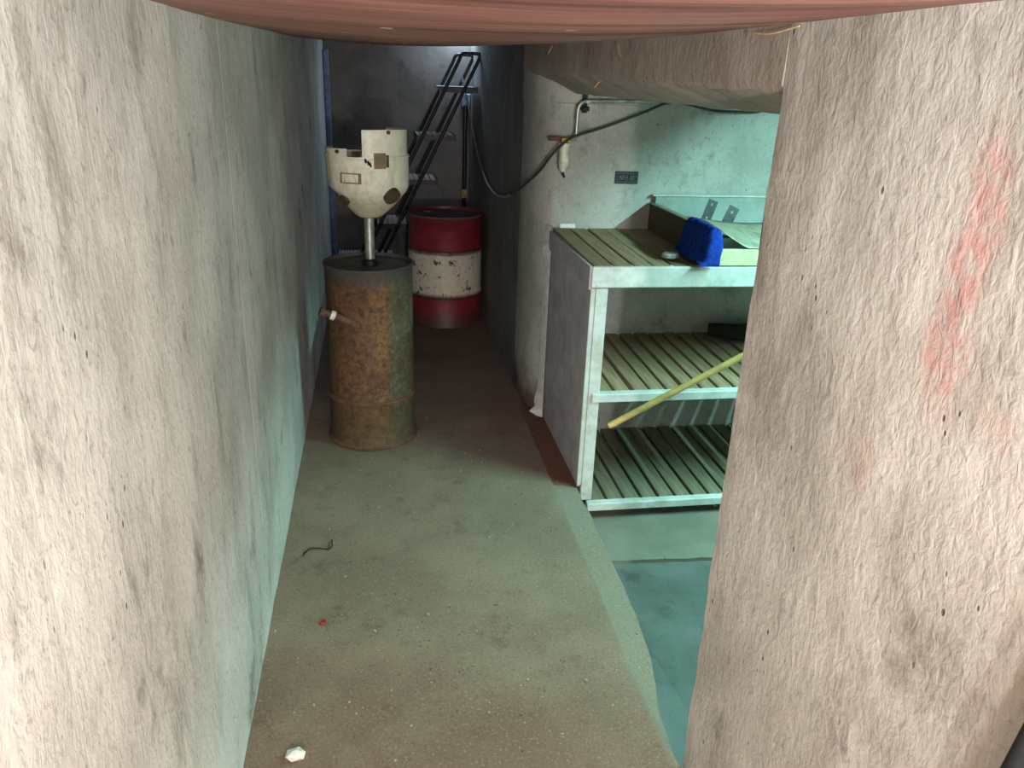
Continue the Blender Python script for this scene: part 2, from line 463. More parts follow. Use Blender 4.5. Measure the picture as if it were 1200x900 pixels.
# splayed pier turning into the side room's back wall
prof = [(.84, 3.84), (.686, 3.83), (.683, 3.79), (.69, 3.66), (.708, 3.555), (.738, 3.48), (.785, 3.432), (.86, 3.412), (1.0, 3.41), (3.06, 3.41), (3.06, 3.60), (.84, 3.60)]
def extr(prof, zs, offs):
    b = B(); R = []
    for z, of in zip(zs, offs):
        R.append([b.verts.new((x - of * (.5 if y > 3.5 and x < .75 else 0), y - (of if y < 3.5 else 0), z)) for x, y in prof])
    k = len(prof)
    for a, c in zip(R, R[1:]):
        for i in range(k): b.faces.new((a[i], a[(i + 1) % k], c[(i + 1) % k], c[i]))
    b.faces.new(R[0]); b.faces.new(R[-1][::-1]); return b
o = obj('wall_side_back', extr(prof, (-.3, 1.409, 1.414, 2.0), (0, 0, .007, .007)), M['wall_side'], kind='structure', smooth=True)
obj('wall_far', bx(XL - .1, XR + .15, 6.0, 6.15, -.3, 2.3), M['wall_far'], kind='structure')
obj('wall_side_right', bx(3.0, 3.12, .1, 3.5, -.3, 2.0), M['wall_side'], kind='structure')
obj('wall_side_front', bx(XR + .15, 3.05, .0, .12, -.3, 2.0), M['wall_side'], kind='structure')
obj('wall_behind', bx(XL - .15, XR + .15, -1.95, -1.8, -.3, 1.75), M['wall_left'], kind='structure')
obj('ceiling_side', bx(XR + .15, 3.05, .05, 3.5, 1.75, 1.85), M['wall_side'], kind='structure')

# ceiling board over the corridor, sagging a little in the middle
CL = [(0, 1.588), (1.39, 1.592), (1.95, 1.598), (3.06, 1.621), (3.87, 1.637)]
CR = [(0, 1.594), (.86, 1.599), (1.8, 1.602), (2.55, 1.616), (3.71, 1.646), (3.87, 1.65)]
b = B(); G = []
NX, NY = 22, 60
for j in range(NY + 1):
    y = -1.8 + (3.86 + 1.8) * j / NY; row = []
    for i in range(NX + 1):
        t = i / NX; x = XL - .004 + (XR + .012 - XL) * t
        z = lerp_tab(CL, y) * (1 - t) + lerp_tab(CR, y) * t - .024 * (1 - (2 * t - 1) ** 2) + .0012 * nz(x * .3, y, 0, 9)
        row.append(z); 
    G.append((y, row))
vb = [[b.verts.new((XL - .004 + (XR + .012 - XL) * i / NX, y, r[i])) for i in range(NX + 1)] for y, r in G]
vt = [[b.verts.new((XL - .004 + (XR + .012 - XL) * i / NX, y, r[i] + .05)) for i in range(NX + 1)] for y, r in G]
for j in range(NY):
    for i in range(NX):
        b.faces.new((vb[j][i], vb[j + 1][i], vb[j + 1][i + 1], vb[j][i + 1]))
        b.faces.new((vt[j][i], vt[j][i + 1], vt[j + 1][i + 1], vt[j + 1][i]))
    b.faces.new((vb[j][0], vt[j][0], vt[j + 1][0], vb[j + 1][0])); b.faces.new((vb[j][NX], vb[j + 1][NX], vt[j + 1][NX], vt[j][NX]))
for i in range(NX):
    b.faces.new((vb[0][i], vb[0][i + 1], vt[0][i + 1], vt[0][i])); b.faces.new((vb[NY][i], vt[NY][i], vt[NY][i + 1], vb[NY][i + 1]))
obj('ceiling', b, M['ceiling'], kind='structure', smooth=True)
# roof slab of the ladder shaft with its hatch opening
b = B()
box(b, XL - .1, XR + .15, 3.75, 5.60, 2.2, 2.3); box(b, XL - .1, .40, 5.60, 6.1, 2.2, 2.3)
box(b, .40, XR + .15, 5.97, 6.1, 2.2, 2.3); box(b, .67, XR + .15, 5.60, 5.97, 2.2, 2.3)
obj('ceiling_shaft', b, M['wall_far'], kind='structure')
obj('trim_2', bx(XL - .1, XR + .15, 3.70, 3.78, 1.72, 2.3), M['wall_far'], kind='structure')

# corridor floor with worn kerb
IN = [(-1.8, .70), (1.2, .69), (1.33, .668), (1.46, .653), (1.681, .654), (1.972, .66), (2.316, .662), (2.726, .663), (3.2, .666), (3.44, .684), (3.82, .69), (6.1, .70)]
OUT = [(-1.8, .72), (1.2, .71), (1.319, .675), (1.53, .692), (1.62, .716), (1.72, .735), (1.876, .751), (2.148, .758), (2.501, .762), (2.70, .762), (3.44, .775), (3.5, .80), (3.82, .81), (6.1, .80)]
b = B(); rows = []
NYF = 158
for j in range(NYF + 1):
    y = -1.8 + 7.9 * j / NYF
    xi, xo = lerp_tab(IN, y), lerp_tab(OUT, y)
    wob = .006 * nz(1, y, 0, 9) if 1.4 < y < 2.65 else 0
    row = []
    for i in range(25):
        x = -.40 + (xi + .40) * i / 24
        row.append(b.verts.new((x, y, .003 * nz(x, y, 0, 4) * (1 if y < 5.8 else 0))))
    strip = 2.71 < y < 3.45
    row.append(b.verts.new((xi + .004, y, -.010 if strip else -.004)))
    row.append(b.verts.new((xo + wob, y, -.012 if strip else -.022)))
    row.append(b.verts.new((xo + wob + .004, y, -.32)))
    rows.append(row)
for a, c in zip(rows, rows[1:]):
    for k in range(len(a) - 1): b.faces.new((a[k], a[k + 1], c[k + 1], c[k]))
obj('floor', b, M['floor'], kind='structure', smooth=True)
# lower floor of the side room: pale screed beneath the bench, darker slab in front
b = B(); N = 40
top = []
for i in range(N + 1):
    x = .70 + 2.4 * i / N; top.append((x, 2.40 - .05 * (x - .85) / .36 * .36 + .006 * nz(x, 1, 0, 14)))
vs0 = [b.verts.new((x, y, -.165)) for x, y in top]; vs1 = [b.verts.new((x, 3.5, -.165)) for x, y in top]; vs2 = [b.verts.new((x, y, -.24)) for x, y in top]
for i in range(N):
    b.faces.new((vs0[i], vs0[i + 1], vs1[i + 1], vs1[i])); b.faces.new((vs2[i], vs2[i + 1], vs0[i + 1], vs0[i]))
obj('floor_side_screed', b, M['floor_step'], kind='structure')
obj('floor_side', bx(.68, 3.1, .0, 3.5, -.28, -.18), M['floor_low'], kind='structure')
# low sloped fillet at the foot of the kerb near the doorway
b = B()
v = [b.verts.new(p) for p in ((.66, 1.25, -.10), (.755, 1.90, -.15), (.825, 1.88, -.178), (.850, 1.60, -.178), (.86, 1.25, -.178), (.66, 1.25, -.2), (.755, 1.9, -.2))]
b.faces.new((v[0], v[1], v[2], v[3], v[4])); 
obj('trim_3', b, M['floor_low'], kind='structure')

# ------------------------------------------------------------------ wash bench
T = thing('slatted_bench', 'open white-framed bench with three slatted wooden decks and grey plywood end', 'bench', (1.3, 3.05, -.165))
YF, YB = 2.70, 3.405
XE = 2.05
obj('end_panel', bx(.7625, .780, 2.715, YB, -.018, .80), M['grey_panel'], T, label='grey painted plywood end board')
obj('end_rail', bx(.750, .781, YF + .004, YB + .04, .795, .880), M['grey_panel'], T)
pst = obj('post', bx(.776, .823, YF, YF + .04, -.075, .80, bev=.003), M['white_paint'], T)
obj('post', bx(.7585, .776, YF + .002, YF + .03, -.004, .80, bev=.002), M['white_paint'], T)
obj('post', bx(XE - .045, XE, YF, YF + .04, -.165, .80, bev=.003), M['white_paint'], T)
for zz in (.80,):
    obj('front_rail', bx(.757, XE, YF - .006, YF + .03, .803, .880, bev=.003), M['white_paint'], T)
obj('front_rail', bx(.79, XE, YF - .010, YF + .028, .353, .388, bev=.003), M['white_paint'], T)
obj('front_rail', bx(.806, XE, YF - .008, YF + .028, -.124, -.090, bev=.003), M['white_paint'], T)
for z0, z1 in ((.78, .86), (.33, .37), (-.15, -.11)):
    obj('back_rail', bx(.785, XE, YB - .035, YB - .002, z0 - .0, z1 - .01), M['dark_wood'], T)
obj('leg', bx(XE - .045, XE, YB - .06, YB - .02, -.165, .78), M['dark_wood'], T)
obj('leg', bx(.80, .845, YB - .06, YB - .02, -.165, .78), M['dark_wood'], T)
def deck(x0, pitch, wd, n, zf, zb, mat, y0, tilt_seed, skip=()):
    b = B(); L = YB - .004 - y0
    box(b, 0, wd, 0, L, -.02, 0, bev=.0025)
    for v in b.verts: v.co.z += (zb - zf) * v.co.y / L
    rnd = random.Random(tilt_seed); first = None
    for i in range(n):
        if i in skip: continue
        if first is None:
            first = obj('slat', b, mat, T); o = first
        else:
            o = first.copy(); COL.objects.link(o)
        o.location = Vector((x0 + i * pitch + rnd.uniform(-.003, .003), y0, zf + rnd.uniform(-.0015, .0015))) - T.location
        o.rotation_euler.z = rnd.uniform(-.006, .006)
deck(.766, .0745, .069, 6, .882, .892, M['slat'], YF + .002, 1)
deck(.750 + .075, .0705, .058, 17, .388, .402, M['slat'], YF + .030, 4)
deck(.830, .0735, .061, 16, -.090, -.086, M['slat_low'], YF + .030, 7)
# flaking white paint where the bench meets the wall
b = B(); zs = [i / 36 for i in range(37)]
R = []
for k in zs:
    z = .90 - k * .93
    wd = .013 + .008 * abs(nz(k, 3, 0, 30)) + ((.028 * max(0, (k - .78) / .22) ** 1.3 * (1 + 1.6 * nz(k, 1, 5, 26))) if k > .78 else 0) + (.010 if .10 < k < .16 else 0)
    R.append([b.verts.new((.7605, 3.43, z)), b.verts.new((.7605 - .004, 3.39, z)), b.verts.new((.757 - .002 - wd * .35, 3.415 - 0 * wd, z)), b.verts.new((.757 - wd, 3.46 - .0 * wd, z))])
for a, c in zip(R, R[1:]):
    for k in range(3): b.faces.new((a[k], a[k + 1], c[k + 1], c[k]))
o = obj('paint_bead', b, M['white_caulk'], T, label='flaking white paint bead along the back edge')
obj('paint_bead', bx(.79, .862, 3.398, 3.411, .892, .912, bev=.004), M['white_caulk'], T)

# ------------------------------------------------------------------ sink box on the bench
S = thing('sink', 'shallow wooden sink box lined with pale metal on the bench top', 'sink', (1.6, 3.05, .885))
obj('side_board', bx(1.196, 1.216, 2.70, 3.400, .893, 1.006), M['dark_wood'], S, label='dark stained board on the left side')
obj('side_board', bx(1.985, 2.005, 2.70, 3.400, .893, 1.006), M['dark_wood'], S)
obj('rim', bx(1.192, 1.222, 2.70, 3.400, 1.004, 1.010, bev=.002), M['sheet'], S)
obj('back_panel', bx(1.216, 1.985, 3.385, 3.400, .893, 1.040), M['sink'], S)
obj('rim', bx(1.20, 1.995, 3.378, 3.402, 1.038, 1.046, bev=.002), M['white_paint'], S)
obj('basin_floor', bx(1.216, 1.985, 2.72, 3.386, .893, .915), M['sink'], S)
obj('front_board', bx(1.217, 1.985, 2.692, 2.712, .884, .944, bev=.002), M['pale_wood'], S, label='pale bare board along the front')
obj('liner', bx(1.2165, 1.2215, 2.715, 3.385, .914, 1.002), M['sink'], S)

def strap(name, P, Q, wdir, wd, th, holes, mat, parent):
    """flat strap from P to Q with round holes drawn as raised eyelets"""
    P = Vector(P); Q = Vector(Q); d = (Q - P); L = d.length; d.normalize()
    wv = Vector(wdir); wv = (wv - d * wv.dot(d)).normalized(); nv = d.cross(wv)
    b = B(); nh = len(holes)
    cuts = [0.0]; r = wd * .19
    for h in holes: cuts += [h * L - wd * .4, h * L + wd * .4]
    cuts.append(L); r = wd * .14
    def V(a, c, s): return b.verts.new(P + d * a + wv * c + nv * s)
    for s in (-th / 2, th / 2):
        for i in range(0, len(cuts) - 1, 2):
            a0, a1 = cuts[i], cuts[i + 1]
            b.faces.new((V(a0, -wd / 2, s), V(a1, -wd / 2, s), V(a1, wd / 2, s), V(a0, wd / 2, s)))
        for h in holes:
            c0 = h * L; e = wd * .4; K = 16
            inn = [V(c0 + r * math.cos(2 * PI * k / K), r * math.sin(2 * PI * k / K), s) for k in range(K)]
            def sq(t):
                x, y = math.cos(t), math.sin(t); m_ = max(abs(x), abs(y)); return x / m_, y / m_
            outr = [V(c0 + e * sq(2 * PI * k / K)[0], wd / 2 * sq(2 * PI * k / K)[1], s) for k in range(K)]
            for k in range(K): b.faces.new((outr[k], outr[(k + 1) % K], inn[(k + 1) % K], inn[k]))
    # rim
    for (a0, c0), (a1, c1) in zip([(0, -wd / 2), (L, -wd / 2), (L, wd / 2), (0, wd / 2)], [(L, -wd / 2), (L, wd / 2), (0, wd / 2), (0, -wd / 2)]):
        b.faces.new((V(a0, c0, -th / 2), V(a1, c1, -th / 2), V(a1, c1, th / 2), V(a0, c0, th / 2)))
    bmesh.ops.remove_doubles(b, verts=b.verts, dist=1e-5)
    return obj(name, b, mat, parent)
K1 = thing('angle_bracket', 'dark steel bracket standing upright just behind the blue rag in the sink', 'bracket', (1.33, 3.1, .915))
strap('upright', (1.318, 3.10, .921), (1.366, 3.11, 1.062), (1, 0, 0), .041, .004, (.12, .5, .88), M['bracket'], K1)
strap('foot', (1.296, 3.10, .9195), (1.40, 3.13, .9195), (0, 1, 0), .038, .004, (.3, .8), M['bracket'], K1)
K2 = thing('angle_bracket', 'dark steel bracket with crosswise foot, right of the other one in the sink', 'bracket', (1.43, 3.1, .915))
strap('upright', (1.427, 3.11, .950), (1.466, 3.12, 1.034), (1, 0, 0), .046, .004, (.75,), M['bracket'], K2)
strap('foot', (1.386, 3.07, .962), (1.512, 3.09, .939), (0, .2, 1), .036, .004, (.84,), M['bracket'], K2)
obj('foot', bx(1.39, 1.50, 3.085, 3.12, .917, .922), M['bracket'], K2)

# bent grey sheet leaning in the sink
b = B(); g = []
A0, A1, B0, B1 = Vector((1.212, 2.99, 1.014)), Vector((1.235, 2.71, 1.008)), Vector((1.66, 3.12, .972)), Vector((1.60, 2.665, .88))
for i in range(21):
    row = []
    for j in range(9):
        u, t = i / 20, j / 8
        p = A0.lerp(B0, u).lerp(A1.lerp(B1, u), t)
        p.z += -.030 * math.sin(PI * min(1, u * 1.0)) * (.4 + .6 * t) + .012 * math.sin(PI * t)
        p.z = max(p.z, .9165 if p.y > 2.715 else .948)
        row.append(b.verts.new(p))
    g.append(row)
for i in range(20):
    for j in range(8): b.faces.new((g[i][j], g[i + 1][j], g[i + 1][j + 1], g[i][j + 1]))
o = obj('bent_sheet', b, M['sheet'], smooth=True)
md = o.modifiers.new('thick', 'SOLIDIFY'); md.thickness = .002; md.offset = 1
tag(o, 'dull grey curved metal sheet lying over the front of the sink', 'sheet')

# blue rag over the sink's side board
b = B(); g = []
pth = [(1.231, .965), (1.230, .995), (1.220, 1.018), (1.204, 1.024), (1.187, 1.014), (1.179, .985), (1.175, .955), (1.172, .925), (1.166, .905), (1.150, .898)]
NU = 30
for i in range(NU + 1):
    y = 2.930 - .235 * i / NU; row = []
    for j, (x, z) in enumerate(pth):
        k = j / (len(pth) - 1)
        f = nz(y, k * .4, 2, 16)
        dx = -abs(f) * .050 * max(0, k - .3) + .008 * nz(y, k, 7, 40)
        if j in (3, 4, 2): z += .008 * abs(nz(y, 1, 4, 25))
        if x + dx > 1.190 and k > .45: dx = 1.186 - x
        yy = y + .012 * nz(k, y, 5, 6)
        row.append(b.verts.new((x + dx, yy, max(z + .005 * nz(y, k, 1, 30), .8965))))
    g.append(row)
# front corner hanging over the rail
for i in range(1, 7):
    row = []
    for j, (x, z) in enumerate(pth):
        k = j / (len(pth) - 1); t = i / 6
        row.append(b.verts.new((x - .008 * t + .010 * nz(k, t, 3, 9), 2.680 - .010 * min(1, t * 2) - .004 * abs(nz(k, t, 1, 20)), max(z + (.886 - z) * t ** .8, .884))))
    g.append(row)
for a, c in zip(g, g[1:]):
    for k in range(len(a) - 1): b.faces.new((a[k], a[k + 1], c[k + 1], c[k]))
o = obj('cloth', b, M['blue_cloth'], smooth=True)
md = o.modifiers.new('thick', 'SOLIDIFY'); md.thickness = .005; md.offset = 0
md = o.modifiers.new('sub', 'SUBSURF'); md.levels = 1; md.render_levels = 1
tag(o, 'crumpled bright blue rag draped over the side of the sink', 'cloth')
b = B(); lathe(b, [(0, .893), (.024, .893), (.025, .905), (.021, .910), (0, .910)], 1.085, 2.80, 20)
for v in b.verts: v.co.x = 1.085 + (v.co.x - 1.085) * 1.35
tag(obj('jar_lid', b, M['lid_pale'], smooth=True), 'small pale plastic lid on the slats below the blue rag', 'lid')

# yellow pole resting on the lowest deck and over the middle rail
E0 = Vector((.8795, 2.725, .2395)); Pm = Vector((1.0824, 2.660, .3905))
b = B()
tube(b, [E0, Pm, E0 + (Pm - E0) * 3.0], .0128, 14)
o = tag(obj('pole', b, M['yellow_pole'], smooth=True), 'long yellow pole slanting across the front of the bench', 'pole')
# dark rolled sacking on the middle deck
b = B(); pts = []
for i in range(13):
    t = i / 12; pts.append((1.50 + .42 * t, 3.30 - .04 * math.sin(t * 5), .446 + .006 * nz(t, 0, 0, 5)))
tube(b, pts, [.022 + .016 * math.sin(PI * min(1, max(0.02, (i + .6) / 12.6))) ** .5 + .004 * nz(i, 2, 3, 1.3) for i in range(13)], 14)
tag(obj('sack_roll', b, M['log'], smooth=True), 'dark rolled sack at the back of the middle bench shelf', 'sack')

# ------------------------------------------------------------------ outlet, air line, hose
O = thing('power_outlet', 'dark rectangular outlet plate on the wall above the bench', 'outlet', (1.08, 3.41, 1.113))
obj('cover_plate', bx(1.028, 1.132, 3.403, 3.4105, 1.087, 1.140, bev=.002), M['outlet'], O)
for xx in (1.057, 1.103):
    f = obj('socket_face', bx(xx - .016, xx + .016, 3.4005, 3.404, 1.101, 1.126, bev=.003), M['outlet'], O)
    for dx, dz in ((-.006, .004), (.006, .004), (0, -.006)):
        obj('slot', bx(xx + dx - .002, xx + dx + .002, 3.3995, 3.401, 1.1135 + dz - .003, 1.1135 + dz + .003), M['outlet_face'], f)
obj('screw', bx(1.0775, 1.0825, 3.401, 3.404, 1.111, 1.116), M['outlet_face'], O)

A = thing('air_line', 'bent galvanised pipe with a milky filter bowl on the wall above the bench', 'pipe', (.83, 3.38, 1.28))
arc = [(.829 + .038 - .038 * math.cos(t), 3.35, 1.386 + .038 * math.sin(t)) for t in [i * PI / 2 / 6 for i in range(7)]]
obj('pipe', tb([(.828, 3.35, 1.285)] + arc + [(1.35, 3.35, 1.434)], .0085, 12), M['galv'], A, smooth=True)
obj('elbow', tb([(.828, 3.35, 1.300), (.828, 3.35, 1.282), (.820, 3.35, 1.274), (.800, 3.35, 1.274)], .0115, 12), M['galv'], A, smooth=True)
obj('nipple', bx(.712, .762, 3.342, 3.358, 1.264, 1.282, bev=.002), M['copper_red'], A, label='red brown pipe end')
obj('filter_head', bx(.762, .808, 3.333, 3.367, 1.256, 1.280, bev=.004), M['brass'], A, label='tarnished brass filter head')
b = B(); lathe(b, [(0, 1.138), (.012, 1.140), (.019, 1.150), (.022, 1.165), (.022, 1.245), (.025, 1.247), (.025, 1.256), (0, 1.256)], .782, 3.35, 24)
bw = obj('filter_bowl', b, M['bowl'], A, smooth=True)
obj('drain_cock', tb([(.782, 3.35, 1.142), (.782, 3.35, 1.128), (.788, 3.346, 1.116)], .005, 8), M['steel_dark'], bw)
obj('wall_bracket', bx(.858, .880, 3.395, 3.408, 1.375, 1.480, bev=.002), M['steel_dark'], A)
obj('clamp', bx(.860, .878, 3.338, 3.398, 1.415, 1.424), M['galv'], A)
obj('clamp', bx(.850, .876, 3.338, 3.398, 1.384, 1.402, bev=.003), M['steel_dark'], A)

hp = [(2.3, 3.38, 1.44), (1.75, 3.38, 1.418), (1.62, 3.38, 1.402), (1.43, 3.37, 1.402), (1.30, 3.34, 1.424), (1.215, 3.335, 1.430), (1.09, 3.328, 1.381), (.95, 3.322, 1.329), (.83, 3.318, 1.291), (.775, 3.318, 1.262), (.730, 3.36, 1.205), (.700, 3.45, 1.130), (.668, 3.64, 1.045), (.664, 3.80, 1.00), (.664, 3.98, .955)]
tag(obj('air_hose', tb(smooth_path(hp), .0055, 8), M['hose'], smooth=True), 'black rubber hose looping from the doorway wall past the filter bowl', 'hose')
hp = [(.664, 3.986, .953), (.664, 4.10, .928), (.664, 4.35, .893), (.664, 4.6, .884), (.664, 4.87, .905), (.665, 5.10, .950), (.665, 5.32, 1.015), (.664, 5.52, 1.10), (.66, 5.68, 1.19), (.64, 5.76, 1.33), (.62, 5.77, 1.42), (.60, 5.78, 1.50)]
tag(obj('hanging_cable', tb(smooth_path(hp), .0065, 8), M['grey_cord'], smooth=True), 'thin grey cable hanging along the dark wall from the ladder top', 'cable')

# ------------------------------------------------------------------ rusty drum with hopper
DX, DY, DR = -.04, 3.262, .184
D = thing('rusty_drum', 'narrow rusty drum with greenish paint standing nearest in the passage', 'drum', (DX, DY, 0))
prof = [(DR - .012, .003), (DR + .004, .006), (DR + .006, .014), (DR + .003, .022), (DR - .001, .03), (DR - .001, .20), (DR + .001, .204)]
prof += [(DR + .001, .224), (DR - .002, .228), (DR - .004, .60), (DR - .005, .757), (DR - .002, .764), (DR + .001, .770), (DR, .777), (DR - .006, .778), (DR - .009, .772), (DR - .010, .764)]
b = B(); lathe(b, prof, DX, DY, 64)
for v in b.verts:
    a = math.atan2(v.co.y - DY, v.co.x - DX); k = .003 * nz(math.cos(a), math.sin(a), v.co.z, 3)
    v.co.x += k * math.cos(a); v.co.y += k * math.sin(a)
obj('drum_body', b, M['rust_drum'], D, smooth=True)
b = B(); lathe(b, [(0, .764), (DR - .009, .764)], DX, DY, 48); obj('drum_lid', b, M['drum_lid'], D)
b = B(); lathe(b, [(DR, .201), (DR + .007, .205), (DR + .009, .212), (DR + .007, .219), (DR, .223)], DX, DY, 64); obj('rolling_hoop', b, M['rust_ring'], D, smooth=True)
b = B(); lathe(b, [(DR + .003, .0), (DR + .009, .004), (DR + .010, .012), (DR + .004, .020)], DX, DY, 64); obj('bottom_rim', b, M['rust_ring'], D, smooth=True)
b = B(); tube(b, [(-.110, 3.105, .562), (-.145, 3.096, .580), (-.185, 3.092, .598), (-.232, 3.085, .616)], [.015, .013, .014, .015], 10)
tube(b, [(-.112, 3.10, .561), (-.095, 3.10, .556)], .022, 10)
sp = obj('bung_pipe', b, M['rust_ring'], D, smooth=True, label='short rusty pipe stub on the left side')
obj('collar', tb([(-.176, 3.092, .594), (-.192, 3.090, .601)], .019, 10), M['grit_white'], sp)
obj('collar', tb([(-.215, 3.088, .609), (-.232, 3.085, .617)], .019, 10), M['rust_ring'], sp)

HX, HY, HR = -.032, 3.25, .162
H = thing('hopper', 'stained cream funnel hopper with a cut-open top above the rusty drum', 'hopper', (HX, HY, .765))
prof = [(.022, .965), (.045, .962), (.062, .972), (.105, 1.012), (.138, 1.052), (.152, 1.066), (HR - .004, 1.078), (HR, 1.088), (HR, 1.196), (HR + .003, 1.199), (HR + .003, 1.206), (HR - .006, 1.206), (HR - .006, 1.085), (.10, 1.016), (.03, .970)]
b = B(); lathe(b, prof, HX, HY, 40)
for v in b.verts:   # left flank of the cone is cut back, as on a square-shouldered moulding
    if v.co.z < 1.10 and v.co.x < HX: v.co.x = HX + (v.co.x - HX) * (.86 + .14 * max(0, (v.co.z - 1.06) / .04))
obj('hopper_body', b, M['hopper'], H, smooth=True)
def shell(a0, a1, z0, zf, r, th=.006, seg=24):
    b = B(); n = seg
    ro, ri = r, r - th; cols = []
    for k in range(n + 1):
        a = a0 + (a1 - a0) * k / n; zt = zf(k / n)
        P = lambda rr, z: b.verts.new((HX + rr * math.sin(a), HY - rr * math.cos(a), z))
        cols.append((P(ro, z0), P(ro, zt), P(ri, zt), P(ri, z0)))
    for c, d in zip(cols, cols[1:]):
        for i in range(4): b.faces.new((c[i], c[(i + 1) % 4], d[(i + 1) % 4], d[i]))
    b.faces.new(cols[0]); b.faces.new(cols[-1][::-1]); return b
R_ = math.radians
obj('tall_flap', shell(R_(-6), R_(32), 1.19, lambda t: 1.303 + .003 * t, HR - .001), M['hopper'], H, smooth=True, label='upright cut wall panel, right half of the top')
obj('tall_flap', shell(R_(33), R_(150), 1.19, lambda t: 1.305 - .008 * t, HR - .006), M['hopper'], H, smooth=True)
obj('low_flap', shell(R_(-120), R_(-28), 1.19, lambda t: 1.226 + .008 * t, HR - .002), M['hopper'], H, smooth=True)
obj('stem', tb([(HX, HY, .766), (HX, HY, .975)], .020, 18), M['galv'], H, smooth=True)
b = B(); lathe(b, [(.022, .766), (.034, .767), (.034, .785), (.024, .792)], HX, HY, 20); obj('flange', b, M['steel_dark'], H, smooth=True)
# moulded label frame, brown plate and grime ring
def on_r(adeg, z, r): a = R_(adeg); return Vector((HX + r * math.sin(a), HY - r * math.cos(a), z))
def patch(a0, a1, z0, z1, r, th): 
    b = B(); n = 6; cols = []
    for k in range(n + 1):
        a = a0 + (a1 - a0) * k / n
        cols.append([b.verts.new(on_r(a, z, rr)) for z, rr in ((z0, r), (z0, r + th), (z1, r + th), (z1, r))])
    for c, d in zip(cols, cols[1:]):
        for i in range(4): b.faces.new((c[i], c[(i + 1) % 4], d[(i + 1) % 4], d[i]))
    b.faces.new(cols[0]); b.faces.new(cols[-1][::-1]); return b
lf = obj('label_frame', patch(-38, -8, 1.108, 1.112, HR - .001, .004), M['hopper_stain'], H)
obj('frame_edge', patch(-38, -8, 1.143, 1.147, HR - .001, .004), M['hopper_stain'], lf)
obj('frame_edge', patch(-38, -36, 1.108, 1.147, HR - .001, .004), M['hopper_stain'], lf)
obj('frame_edge', patch(-12, -8, 1.108, 1.147, HR - .001, .004), M['hopper_stain'], lf)
obj('square_plate', patch(9, 25, 1.165, 1.222, HR + .001, .004), M['hopper_stain'], H, label='brown square plate')
obj('hinge', patch(26, 29, 1.17, 1.215, HR + .001, .007), M['hopper_dark'], H)
b = B()
c0 = Vector((.060, 3.128, 1.058)); nrm = Vector((.42, -.62, -.55)).normalized(); s_, t_ = frame_at(nrm)
tube(b, [c0 - nrm * .02, c0 + nrm * .006], [.034, .034], 20)
obj('cone_port', b, M['hopper_dark'], H, smooth=True, label='dark grimy round port on the cone')
b = B(); c0 = Vector((-.125, 3.165, 1.034)); nrm = Vector((-.5, -.6, -.6)).normalized()
tube(b, [c0 - nrm * .02, c0 + nrm * .004], [.022, .022], 16)
obj('cone_port', b, M['hopper_dark'], H, smooth=True)
b = B()
for aa, z in ((-2, 1.200), (1.5, 1.192), (4, 1.186)): tube(b, [on_r(aa, z, HR), on_r(aa + 1, z - .012, HR + .010)], .004, 6)
obj('latch', b, M['steel_dark'], H)
obj('rivet', tb([on_r(30, 1.296, HR - .004), on_r(30, 1.296, HR + .006)], .007, 10), M['hopper_dark'], H)
obj('rivet', tb([on_r(-42, 1.222, HR - .004), on_r(-42, 1.222, HR + .006)], .007, 10), M['hopper_dark'], H)

# ------------------------------------------------------------------ red and white drum
EX, EY, ER = .425, 5.02, .236
D2 = thing('banded_drum', 'red drum with a chipped white middle band at the end of the passage', 'drum', (EX, EY, 0))
prof = [(ER - .01, .003), (ER + .002, .006), (ER + .002, .016), (ER - .003, .022), (ER - .003, .195), (ER + .003, .202), (ER + .003, .214), (ER - .003, .221), (ER - .003, .472), (ER + .003, .479), (ER + .003, .491), (ER - .003, .498), (ER - .003, .684), (ER + .002, .690), (ER + .002, .700), (ER - .006, .701), (ER - .008, .686)]
b = B(); lathe(b, prof, EX, EY, 64); obj('drum_body', b, M['banded_drum'], D2, smooth=True)
b = B(); lathe(b, [(0, .686), (ER - .007, .686)], EX, EY, 48); obj('drum_lid', b, M['banded_lid'], D2)
b = B(); lathe(b, [(ER - .004, .698), (ER - .001, .704), (ER + .004, .702), (ER + .005, .694), (ER + .001, .688)], EX, EY, 64); obj('top_rim', b, M['rust_ring'], D2, smooth=True)
b = B(); lathe(b, [(.0, .696), (.028, .696), (.032, .687)], EX - .10, EY + .10, 16); obj('bung', b, M['rust_ring'], D2, smooth=True)

# ------------------------------------------------------------------ ladder in the shaft
L = thing('steel_ladder', 'dark steel ladder with grating treads leaning up to the hatch', 'ladder', (.1, 5.65, .26))
def rail_x(z): return .463 + (z - 1.43) * .5
for y in (5.45, 5.85):
    for off in (0, .125):
        dz = (.02 if off else 0)
        zt = 1.602
        pts = [(rail_x(.27) + off, y, .27), (rail_x(zt) + off, y, zt)]
        obj('rail', tb(pts, .0115, 10), M['steel_dark'], L, smooth=True)
    x0, x1 = rail_x(1.60), rail_x(1.60) + .125
    bend = [(x0, y, 1.60), (x0 + .008, y, 1.622), (x0 + .025, y, 1.638), (x0 + .05, y, 1.640), (x1 + .0, y, 1.638), (x1 + .008, y, 1.628), (x1, y, 1.60)]
    obj('top_bend', tb(smooth_path(bend, 4), .0115, 10), M['steel_dark'], L, smooth=True)
def grating(x0, x1, y0, y1, z, nx, ny):
    b = B()
    for i in range(nx + 1):
        x = x0 + (x1 - x0) * i / nx; box(b, x - .0035, x + .0035, y0, y1, z - .016, z)
    for j in range(ny + 1):
        y = y0 + (y1 - y0) * j / ny; box(b, x0, x1, y - .0025, y + .0025, z - .012, z - .001)
    return b
